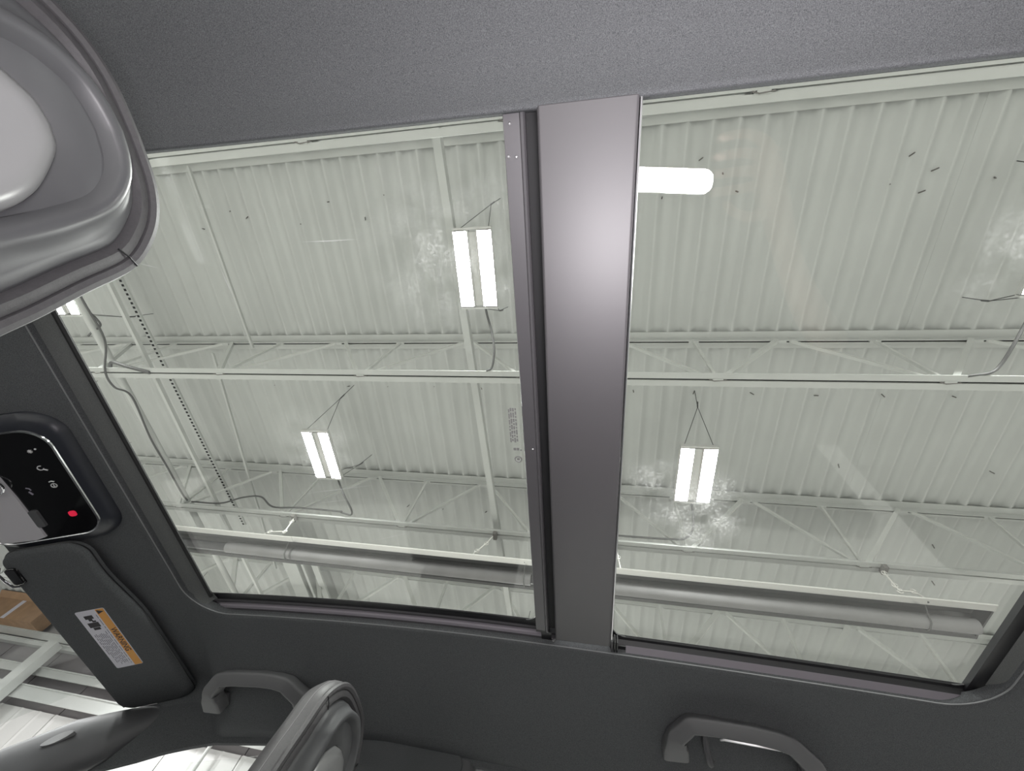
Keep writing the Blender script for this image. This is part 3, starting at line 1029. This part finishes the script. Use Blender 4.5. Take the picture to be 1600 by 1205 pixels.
# pale plate painted in for the white room reflected in the panel; grey sensor
oc.part('panel_reflection', slab([(-1.055, .36), (-.990, .372), (-.986, .425), (-.984, .515), (-1.0, .519), (-1.05, .515)], -.0186, -.0215), M_PANEL_REFL, label='pale plate standing for a reflection in the console panel')
oc.part('sensor_window', slab(round_rect(-.984, -.972, .455, .492, .003, 4), -.0186, -.0225), M_PLASTIC)
oc.part('hook_loop', MB().tube([(a, b, zh(a) - .026) for a, b in circ(-1.0, .395, .014, 16)], .0016, 6, closed=True), M_CHROME, smooth=True)

vs = Thing('sun_visor', (-.99, .79, .36), 'charcoal passenger sun visor folded up, with a warning sticker', 'sun visor')
v_out = densify(round_rect(-1.066, -.918, .535, 1.035, (.035, .030, .030, .025), 8), .02)
v_out = [(a - .020 * smoothstep(.76, .60, b) * smoothstep(-1.03, -.93, a), b) for a, b in v_out]


def inset(pts, d):
    n = len(pts)
    cx = sum(p[0] for p in pts) / n
    cy = sum(p[1] for p in pts) / n
    hx = max(p[0] for p in pts) - cx
    hy = max(p[1] for p in pts) - cy
    return [(cx + (p[0] - cx) * (1 - d / hx), cy + (p[1] - cy) * (1 - d / hy)) for p in pts]


vb = vs.part('visor_body', MB().loft([on_header(inset(v_out, .007), -.010), on_header(inset(v_out, .002), -.012), on_header(v_out, -.019), on_header(inset(v_out, .003), -.027), on_header(inset(v_out, .010), -.030)], True, True, True), M_FABRIC, smooth=True, angle=60)
vs.part('edge_seam', MB().tube(on_header(v_out, -.0195), .0012, 5, closed=True), M_BLACK)
vs.part('pivot_arm', MB().tube([(-1.064, 1.0, zh(-1.064) - .018), (-1.07, 1.03, zh(-1.07) - .012), (-1.066, 1.045, zh(-1.066) + .004)], .008, 8), M_BLACK, smooth=True)
clip = Thing('visor_clip', (-1.06, .585, .37), 'black and chrome visor clip at the windshield edge', 'clip')
clip.part('clip_body', slab(round_rect(-1.062, -1.044, .566, .606, .006, 5), -.004, -.034), M_GLOSS, bevel=(.002, 2))
clip.part('clip_spring', MB().tube([(-1.066, .560, zh(-1.066) - .031), (-1.068, .572, zh(-1.068) - .036), (-1.065, .588, zh(-1.065) - .037), (-1.063, .607, zh(-1.063) - .035), (-1.058, .612, zh(-1.058) - .031)], .0022, 6), M_CHROME, smooth=True)

# warning sticker: orange band with triangle, white field with pictograms and small print
L0, L1, M0, M1 = -1.0135, -.965, .703, .885
S0 = -.0302
lab = vs.part('warning_sticker', slab(round_rect(L0, L1, M0, M1, .003, 3), S0 + .0002, S0 - .0004), M_LABEL_W, vb, label='white and orange warning sticker')
# sub-parts on the sticker
vs.part('orange_band', slab([(-.9795, M0 + .001), (-.966, M0 + .001), (-.966, M1 - .001), (-.9795, M1 - .001)], S0 - .0004, S0 - .0007), M_LABEL_O, vb)
vs.part('warning_triangle', slab([(-.978, .706), (-.967, .7115), (-.978, .7175)], S0 - .0007, S0 - .0010), M_INK, vb)
decal(vs, 'warning_word', 'WARNING', .0155, -.9728, .800, S0 - .0008, M_INK, vb, math.pi / 2)
for (a0, a1, b0, b1) in [(-1.004, -.990, .717, .727), (-1.000, -.994, .727, .733), (-1.006, -.988, .738, .752), (-1.002, -.991, .753, .760), (-.996, -.990, .733, .737)]:
    vs.part('pictogram', slab([(a0, b0), (a1, b0), (a1, b1), (a0, b1)], S0 - .0004, S0 - .0007), M_INK, vb)
pr = [(-.983, .718, .876), (-.9875, .768, .874), (-.9905, .776, .870), (-.9935, .774, .872), (-.9965, .772, .868), (-.9995, .774, .874), (-1.0025, .776, .866), (-1.0055, .772, .870), (-1.0085, .774, .84)]
for (xp, ya, yb) in pr:
    y = ya
    while y < yb:
        L = random.uniform(.006, .02)
        vs.part('small_print', slab([(xp - .0006, y), (xp + .0006, y), (xp + .0006, min(yb, y + L)), (xp - .0006, min(yb, y + L))], S0 - .0004, S0 - .0006), M_INK_G, vb)
        y += L + .003


# ---- grab handles
def grab_handle(name, x0, x1, zs, label, hook=False):
    """arch along x; feet on the side of the headliner, bar folded up towards the roof"""
    t = Thing(name, ((x0 + x1) / 2, .95, zs(x0) - .02), label, 'grab handle', 'grab handles over the passenger side doors')
    n = len(zs.path) if hasattr(zs, 'path') else 0
    return t


def sweep(path, ws, hs, nrm, n=12, p=3.0):
    """super-ellipse section swept along path; nrm = outward direction of the flat face"""
    P = [Vector(q) for q in path]
    rings = []
    for i, c in enumerate(P):
        t = (P[min(i + 1, len(P) - 1)] - P[max(i - 1, 0)]).normalized()
        nn = Vector(nrm)
        nn = (nn - t * nn.dot(t)).normalized()
        a = t.cross(nn)
        ring = []
        for k in range(n):
            th = 2 * math.pi * (k + .5) / n
            cx, sy = math.cos(th), math.sin(th)
            ring.append(c + a * ws[i] * math.copysign(abs(cx) ** (2 / p), cx) + nn * hs[i] * math.copysign(abs(sy) ** (2 / p), sy))
        rings.append(ring)
    return MB().loft(rings, True, True, True)


def handle(x0, x1, za, zb, label, hook=False):
    t = Thing('grab_handle', ((x0 + x1) / 2, .95, min(za, zb) - .02), label, 'grab handle', 'grab handles over the passenger side doors')

    def P(u, v, d):
        """u along the handle 0..1, v 0 = feet line, 1 = bar line, d = stand-off from the cloth"""
        x = x0 + (x1 - x0) * u
        z0 = za + (zb - za) * u
        y = .962 - .045 * v - d * .75
        return (x, y, z0 - .022 + .034 * v - d * .66)
    key = [P(.055, -.10, .004), P(.050, .30, .016), P(.055, .55, .022), P(.145, .98, .028), P(.30, 1.04, .031), P(.55, 1.05, .032), P(.70, 1.00, .031), P(.80, .90, .029), P(.925, .45, .020), P(.955, .20, .014), P(.965, -.10, .004)]
    kv = [Vector(q) for q in key]
    path = [kv[0]]
    for a, b, c in zip(kv, kv[1:], kv[2:]):          # short round at each corner
        for f in (.78, .9):
            path.append(a.lerp(b, f) if f < .85 else a.lerp(b, f))
        path += [b.lerp((a + c) / 2, .06), b.lerp(c, .1), b.lerp(c, .22)]
    path.append(kv[-1])
    m = len(path)
    ws = [.0130 + .0100 * (abs(2 * i / (m - 1) - 1) ** 3) for i in range(m)]
    hs = [.0135 for i in range(m)]
    t.part('handle_bar', sweep(path, ws, hs, (0, -.75, -.66), 16, 7.0), M_HANDLE, smooth=True, angle=35)
    for (u0, u1) in ((.0, .14), (.88, 1.02)):
        a, b = P(u0, -.1, .0), P(u1, -.1, .0)
        c, d = P(u1, .4, -.004), P(u0, .4, -.004)
        nv = Vector((0, -.75, -.66)) * .012
        q = [Vector(v) for v in (a, b, c, d)]
        t.part('pivot_foot', MB().loft([[v - nv for v in q], [v + nv for v in q]], True, True, True), M_PLASTIC, bevel=(.004, 3))
    if hook:
        t.part('metal_rod', MB().tube([P(.36, .62, .014), P(.38, .66, .018), P(.75, .66, .018), P(.77, .62, .014)], .0022, 6), M_ALU, smooth=True, label='bare metal hinge rod')
        t.part('coat_hook', MB().tube(catmull([P(.255, .75, .012), P(.255, .45, .020), P(.265, .15, .026), P(.28, -.05, .024), P(.29, .02, .016)], 4), .0062, 8), M_PLASTIC, smooth=True, label='small coat hook')
    return t


handle(-.800, -.572, .400, .425, 'grab handle over the front passenger door, left of the headrest')
handle(.150, .402, .463, .458, 'grab handle with coat hook over the rear passenger door', True)


# ---- front seats with integrated headrests
def resample(pts, n):
    P = [Vector((p[0], p[1], 0)) for p in pts]
    P = P + [P[0]]
    d = [0]
    for a, b in zip(P, P[1:]):
        d.append(d[-1] + (b - a).length)
    out = []
    for k in range(n):
        s = d[-1] * k / n
        i = 0
        while d[i + 1] < s:
            i += 1
        t = (s - d[i]) / max(1e-9, d[i + 1] - d[i])
        q = P[i].lerp(P[i + 1], t)
        out.append((q.x, q.y))
    return out


def mirror_outline(half, bottom):
    """half: (dy, z) from the top centre down the right side"""
    sm = [(v.x, v.y) for v in catmull([(a, b, 0) for a, b in half], 6)]
    pts = sm + [(-a, b) for a, b in sm[::-1]][:-1]
    return pts


SEAT_OUT = [(0.0, .360), (.035, .358), (.062, .350), (.085, .334), (.106, .307), (.118, .262), (.128, .226), (.135, .195), (.152, .13), (.185, .05), (.225, -.05), (.245, -.2), (.245, -.42), (.24, -.62)]
SEAT_RIDGE = [(0.0, .327), (.020, .324), (.038, .315), (.055, .294), (.064, .262), (.069, .235), (.073, .205), (.085, .13), (.11, .05), (.15, -.05), (.18, -.2), (.185, -.42), (.18, -.58)]
SEAT_IN = [(0.0, .287), (.016, .284), (.030, .274), (.046, .258), (.056, .240), (.061, .22), (.063, .195), (.07, .13), (.09, .05), (.12, -.05), (.15, -.2), (.15, -.42), (.15, -.55)]


def seat(yc, label, side):
    t = Thing('front_seat', (-.45, yc, -.62), label, 'seat', 'front seats with integrated headrests')
    N = 400

    def ring(base, x, ins=0.0):
        pts = resample(mirror_outline(base, 0), N)
        out = []
        for i, p in enumerate(pts):
            a, b = pts[i - 1], pts[(i + 1) % N]
            tx, ty = b[0] - a[0], b[1] - a[1]
            l = math.hypot(tx, ty) or 1
            nx, ny = ty / l, -tx / l            # inward for this winding is (-nx,-ny)
            out.append((x, yc + p[0] + nx * ins, p[1] + ny * ins))
        return out
    # winding: top -> right side down -> bottom -> left up, so (ty,-tx) points ... inward
    cu_ = t.part('cushion', MB().loft([None, ring(SEAT_OUT, -.446, .034), ring(SEAT_OUT, -.444, .018), ring(SEAT_OUT, -.438, .007), ring(SEAT_OUT, -.426, 0.001), ring(SEAT_OUT, -.412, 0.0), ring(SEAT_OUT, -.405, .004)][1:], True, True, False), M_LEATHER, smooth=True, angle=60)
    t.part('piping', MB().tube(ring(SEAT_OUT, -.4005, .0055), .0055, 8, closed=True, up=(1, 0, 0)), M_LEATHER, smooth=True)
    t.part('stitching', MB().tube(ring(SEAT_OUT, -.418, .0004), .0008, 5, closed=True, up=(1, 0, 0)), M_THREAD, cu_)
    t.part('back_rim', MB().loft([ring(SEAT_OUT, -.403, .008), ring(SEAT_OUT, -.396, .012), ring(SEAT_OUT, -.394, .019), ring(SEAT_OUT, -.400, .024)], True), M_LEATHER, smooth=True, angle=60)
    ra, rb = ring(SEAT_OUT, -.400, .024), ring(SEAT_RIDGE, -.381, -.004)

    def mix(f, dx):
        return [((p[0] * (1 - f) + q[0] * f) + dx, p[1] * (1 - f) + q[1] * f, p[2] * (1 - f) + q[2] * f) for p, q in zip(ra, rb)]
    t.part('back_shell', MB().loft([ra, mix(.12, .003), mix(.35, .001), mix(.6, -.001), mix(.85, 0), rb, ring(SEAT_RIDGE, -.3795, .001), ring(SEAT_RIDGE, -.3825, .005), ring(SEAT_RIDGE, -.390, .010)], True), M_SHELL, smooth=True, angle=70)
    ca = ring(SEAT_RIDGE, -.390, .010)
    cb_ = ring(SEAT_IN, -.391, 0)
    t.part('shell_recess', MB().loft([ca, cb_, ring(SEAT_IN, -.393, .002)], True), M_SHELL, smooth=True, angle=60)
    ins = [ring(SEAT_IN, -.393, .002), ring(SEAT_IN, -.386, .004), ring(SEAT_IN, -.381, .009), ring(SEAT_IN, -.3785, .015), ring(SEAT_IN, -.378, .020)]
    t.part('shell_insert', MB().loft(ins, True, False, True), M_SHELL_L, smooth=True, angle=60)
    seam = [(-.4035, yc + s * .104, .309) for s in (1,)]
    for s in (-1, 1):
        t.part('seam', MB().tube([(-.393, yc + s * .088, .296), (-.3935, yc + s * .095, .302), (-.3955, yc + s * .1035, .307)], .0008, 5), M_BLACK)
    t.part('seat_base', MB().box(-.95, -.40, yc - .25, yc + .25, -.66, -.45), M_LEATHER, bevel=(.05, 4))
    bt = [(-.3772, yc + a, b) for a, b in circ(-.02 * side, .165, .014, 14)]
    t.part('release_ring', MB().tube(bt, .0022, 6, closed=True), M_BLACK, smooth=True)
    return t


seat(-.068, 'back of the near front seat headrest, large at the top left', 1)
seat(.793, 'top of the far front seat headrest at the bottom edge', -1)

# ---- passenger side: pillars, windows, doors, windshield
sk = MB()
xs = [-1.06 + i * .05 for i in range(47)]
top = [(x, 1.040, zhead(x, 1.040) + .012) for x in xs]
mid = [(x, 1.046, min(zhead(x, 1.043) - .002, interp(x, wtop) + .02)) for x in xs]
low = [(x, 1.052, interp(x, wtop) - .002) for x in xs]
out = [(x, 1.066, interp(x, wtop)) for x in xs]
sk.loft([top, mid, low, out], False)
solo('roof_rail_trim', sk, M_FABRIC, 'cloth covered roof rail above the passenger side windows', 'trim', smooth=True, angle=50)


def pillar(name, path, w0, w1, m, label):
    """flat tapering trim: w0 half width along x, w1 thickness along y"""
    rings = []
    for (x, y, z, a, b) in path:
        rings.append([(x + a * math.cos(th), y + b * math.sin(th), z) for th in [2 * math.pi * k / 16 for k in range(16)]])
    return rings


ap = Thing('front_pillar_trim', (-1.3, 1.03, .1), 'dark plastic front pillar beside the windshield', 'pillar trim')
P0, P1_ = Vector((-.98, 1.035, .385)), Vector((-1.32, 1.055, .185))
P2 = Vector((-1.95, 1.10, -.18))
rings = []
for c, wy, wz, ex in ((Vector((-.93, 1.066, .405)), .006, .010, 0), (Vector((-.99, 1.056, .372)), .018, .028, .002), (Vector((-1.05, 1.046, .330)), .028, .042, .010), (Vector((-1.12, 1.036, .293)), .032, .046, .018), (Vector((-1.25, 1.045, .215)), .033, .048, .022), (Vector((-1.5, 1.065, .06)), .036, .052, .022), (P2, .04, .06, .022)):
    dv = Vector((-.84, .06, -.53)).normalized()
    a = Vector((0, 1, 0)) * wy
    b = dv.cross(Vector((0, 1, 0))).normalized() * wz
    c = c + b.normalized() * ex
    b = b.normalized() * (wz + ex)
    rings.append([c + a * math.cos(th) + b * math.sin(th) for th in [2 * math.pi * k / 18 for k in range(18)]])
ap.part('trim_cover', MB().loft(rings, True, True, True), M_PLASTIC, smooth=True)
dv = Vector((-.84, .06, -.53)).normalized()
tagc = Vector((-1.125, 1.0, .283))
ub = dv.cross(Vector((0, 1, 0))).normalized()
tp = [tagc + dv * (.030 * math.cos(th)) + ub * (.0085 * math.sin(th) * (1 - .25 * math.cos(th) ** 2)) for th in [2 * math.pi * k / 20 for k in range(20)]]
ap.part('airbag_tag', MB().loft([[p + Vector((0, .010, 0)) for p in tp], [p + Vector((0, .0005, 0)) for p in tp]], True, True, True), M_TAG, label='pale grey oval airbag tag')
bp_ = Thing('middle_pillar_trim', (-.32, 1.03, -.6), 'cloth and plastic middle pillar with belt guide plate behind the far headrest', 'pillar trim')
bp_.part('pillar_cover', MB().loft([[(x, y, z) for x, y in round_rect(-.50 - (z < 0) * .03, -.22 + (z < 0) * .03, 1.058 - z * .03, 1.12 - z * .03, .02, 4)] for z in (.45, .2, 0, -.3, -.62)], True, True, True), M_PLASTIC, smooth=True, angle=50)
pl = round_rect(-.530, -.245, .325, .405, .02, 6)
bp_.part('belt_plate', MB().loft([[(a, 1.050, b) for a, b in pl], [(a, 1.040, b) for a, b in pl]], True, True, True), M_FABRIC, bevel=(.003, 2))
sl = round_rect(-.385, -.305, .336, .354, .006, 4)
bp_.part('belt_slot', MB().loft([[(a, 1.0395, b) for a, b in sl], [(a, 1.0380, b) for a, b in sl]], True, True, True), M_PLASTIC)


def flat_pane(name, quad, m, label, cat):
    q = [Vector(v) for v in quad]
    nv = (q[1] - q[0]).cross(q[3] - q[0]).normalized() * .004
    return solo(name, MB().loft([q, [v + nv for v in q]], True, True, True), m, label, cat)


flat_pane('windshield', [(-1.085, -.20, .402), (-1.085, .97, .402), (-1.98, 1.08, -.14), (-1.98, -.35, -.14)], M_GLASS_C, 'windshield glass below the sun visor', 'windshield')
flat_pane('door_window', [(-1.06, 1.072, .262), (-.43, 1.072, .41), (-.43, 1.14, -.22), (-1.62, 1.14, -.22)], M_GLASS_C, 'front passenger door window at the bottom edge', 'window')
flat_pane('door_window', [(-.22, 1.072, .41), (.75, 1.072, .40), (.85, 1.14, -.22), (-.22, 1.14, -.22)], M_GLASS_C, 'rear passenger door window below the second grab handle', 'window')
for (a, b, lb) in ((-1.62, -.36, 'front passenger door below its window'), (-.34, .95, 'rear passenger door below its window')):
    d = Thing('car_door', ((a + b) / 2, 1.15, -.85), lb, 'door')
    d.part('door_panel', MB().box(a, b, 1.09, 1.19, -.85, -.22), M_PLASTIC, bevel=(.03, 3))
    d.part('armrest', MB().box(a + .25, b - .1, 1.02, 1.10, -.46, -.38), M_LEATHER, bevel=(.02, 3))
solo('car_floor', MB().box(-2.0, 1.3, -.30, 1.15, -.92, -.84), M_FABRIC_D, 'carpeted car floor below the seats', 'car floor')
ds = Thing('dashboard', (-1.75, .36, -.8), 'dark dashboard ahead of the front seats', 'dashboard')
ds.part('dash_body', MB().box(-2.0, -1.35, -.33, 1.0, -.8, -.2), M_PLASTIC, bevel=(.08, 5))
ds.part('display', MB().box(-1.36, -1.33, .22, .52, -.36, -.17), M_GLOSS, bevel=(.006, 2))
bsn = Thing('rear_bench', (.75, .36, -.8), 'dark leather rear bench behind the camera', 'seat')
bsn.part('bench_cushion', MB().box(.35, .95, -.22, .95, -.66, -.42), M_LEATHER, bevel=(.06, 4))
bsn.part('bench_back', MB().box(.85, 1.05, -.22, .95, -.45, .15), M_LEATHER, bevel=(.06, 4))
sw = Thing('steering_wheel', (-1.2, -.03, -.4), 'black steering wheel ahead of the near seat', 'steering wheel')
rim = [(-1.18 + .07 * math.sin(a), -.03 + .185 * math.cos(a), -.22 + .17 * math.sin(a)) for a in [2 * math.pi * k / 32 for k in range(32)]]
sw.part('rim', MB().tube(rim, .016, 8, closed=True), M_LEATHER, smooth=True)
sw.part('hub', MB().tube([(-1.20, -.03, -.22), (-1.35, -.03, -.30)], [.06, .04], 14), M_PLASTIC, smooth=True)
for a in (0, math.pi, 1.5 * math.pi):
    sw.part('spoke', MB().bar((-1.19, -.03, -.22), (-1.18 + .07 * math.sin(a), -.03 + .18 * math.cos(a), -.22 + .165 * math.sin(a)), .03, .012), M_ALU)

# ---- hand-held LED inspection bar beside the camera; the roof glass mirrors it
cl = Thing('inspection_light', (.09, -.01, -.05), 'white LED inspection bar mirrored in the rear roof glass', 'lamp')
CA = math.radians(6.0)


TW = math.radians(18)            # the bar is rolled towards the driver side


def capsule(cx, cy, hl_, hw, z0, z1, r):
    ca, sa = math.cos(CA), math.sin(CA)
    ct, st_ = math.cos(TW), math.sin(TW)
    rings = []
    for zz in (z0, z1):
        rg = []
        for a, b in round_rect(-hl_, hl_, -hw, hw, r, 8):
            b2, z2 = b * ct - zz * st_, b * st_ + zz * ct - .022
            rg.append((cx + ca * a - sa * b2, cy + sa * a + ca * b2, z2))
        rings.append(rg)
    return MB().loft(rings, True, True, True)


df = cl.part('diffuser', capsule(.093, -.009, .156, .027, -.012, 0.0, .022), M_HOUSING, smooth=True, angle=50)
df.data.materials.append(M_LED2)
for pf in df.data.polygons:
    if pf.normal.z > .8 and abs(pf.normal.x) < .3:
        pf.material_index = 1
cl.part('back_housing', capsule(.093, -.009, .160, .031, -.04, -.012, .026), M_BLACK, smooth=True, angle=50)
cl.part('grip', MB().tube([(.225, .004, -.05), (.27, .008, -.062), (.34, .012, -.07)], .014, 12), M_RUBBER, smooth=True)

# ---- the photographer's fist and forearm, seen only as a mirror image in the rear glass
M_SKIN = mat('skin', (0.55, 0.36, 0.30), 0.5, vary=(60, 0.06), bump=(400, 0.08, 0.0005))
sv = [((.66, .47, -.20), .050), ((.55, .34, -.14), .043), ((.475, .235, -.095), .033), ((.43, .15, -.07), .030), ((.385, .06, -.055), .034), ((.365, -.005, -.05), .036)]
se = [(0, 1), (1, 2), (2, 3), (3, 4), (4, 5)]
for (fy, ln, rr) in ((-.082, .88, .0092), (-.046, 1.0, .0100), (-.010, 1.06, .0102), (.026, 1.0, .0098)):
    b = len(sv)
    sv += [((.345, fy * .8, -.035), .013), ((.302, fy, -.028), rr * 1.12), ((.302 - .046 * ln, fy + .003, -.032), rr * 1.05), ((.302 - .050 * ln, fy + .004, -.062), rr), ((.285, fy + .002, -.078), rr * .9)]
    se += [(5, b), (b, b + 1), (b + 1, b + 2), (b + 2, b + 3), (b + 3, b + 4)]
b = len(sv)
sv += [((.372, .075, -.04), .016), ((.335, .088, -.028), .0125), ((.300, .074, -.024), .0110), ((.278, .050, -.030), .0095)]
se += [(4, b), (b, b + 1), (b + 1, b + 2), (b + 2, b + 3)]
hb_ = Vector((.45, .15, -.2))
me = bpy.data.meshes.new('person')
me.from_pydata([tuple(Vector(v) - hb_) for v, r in sv], se, [])
po = bpy.data.objects.new('person', me)
COL.objects.link(po)
po.location = W(hb_)
sk_ = po.modifiers.new('skin', 'SKIN')
for i, (v, r) in enumerate(sv):
    me.skin_vertices[0].data[i].radius = (r, r)
me.skin_vertices[0].data[0].use_root = True
ss_ = po.modifiers.new('subsurf', 'SUBSURF')
ss_.levels = 2
ss_.render_levels = 2
me.materials.append(M_SKIN)
bpy.context.view_layer.update()
dgp = bpy.context.evaluated_depsgraph_get()
me2 = bpy.data.meshes.new_from_object(po.evaluated_get(dgp))
me2.polygons.foreach_set('use_smooth', [True] * len(me2.polygons))
if not me2.materials:
    me2.materials.append(M_SKIN)
po.modifiers.clear()
po.data = me2
tag(po, 'bare forearm and fist holding the LED bar, mirrored in the rear glass', 'person')
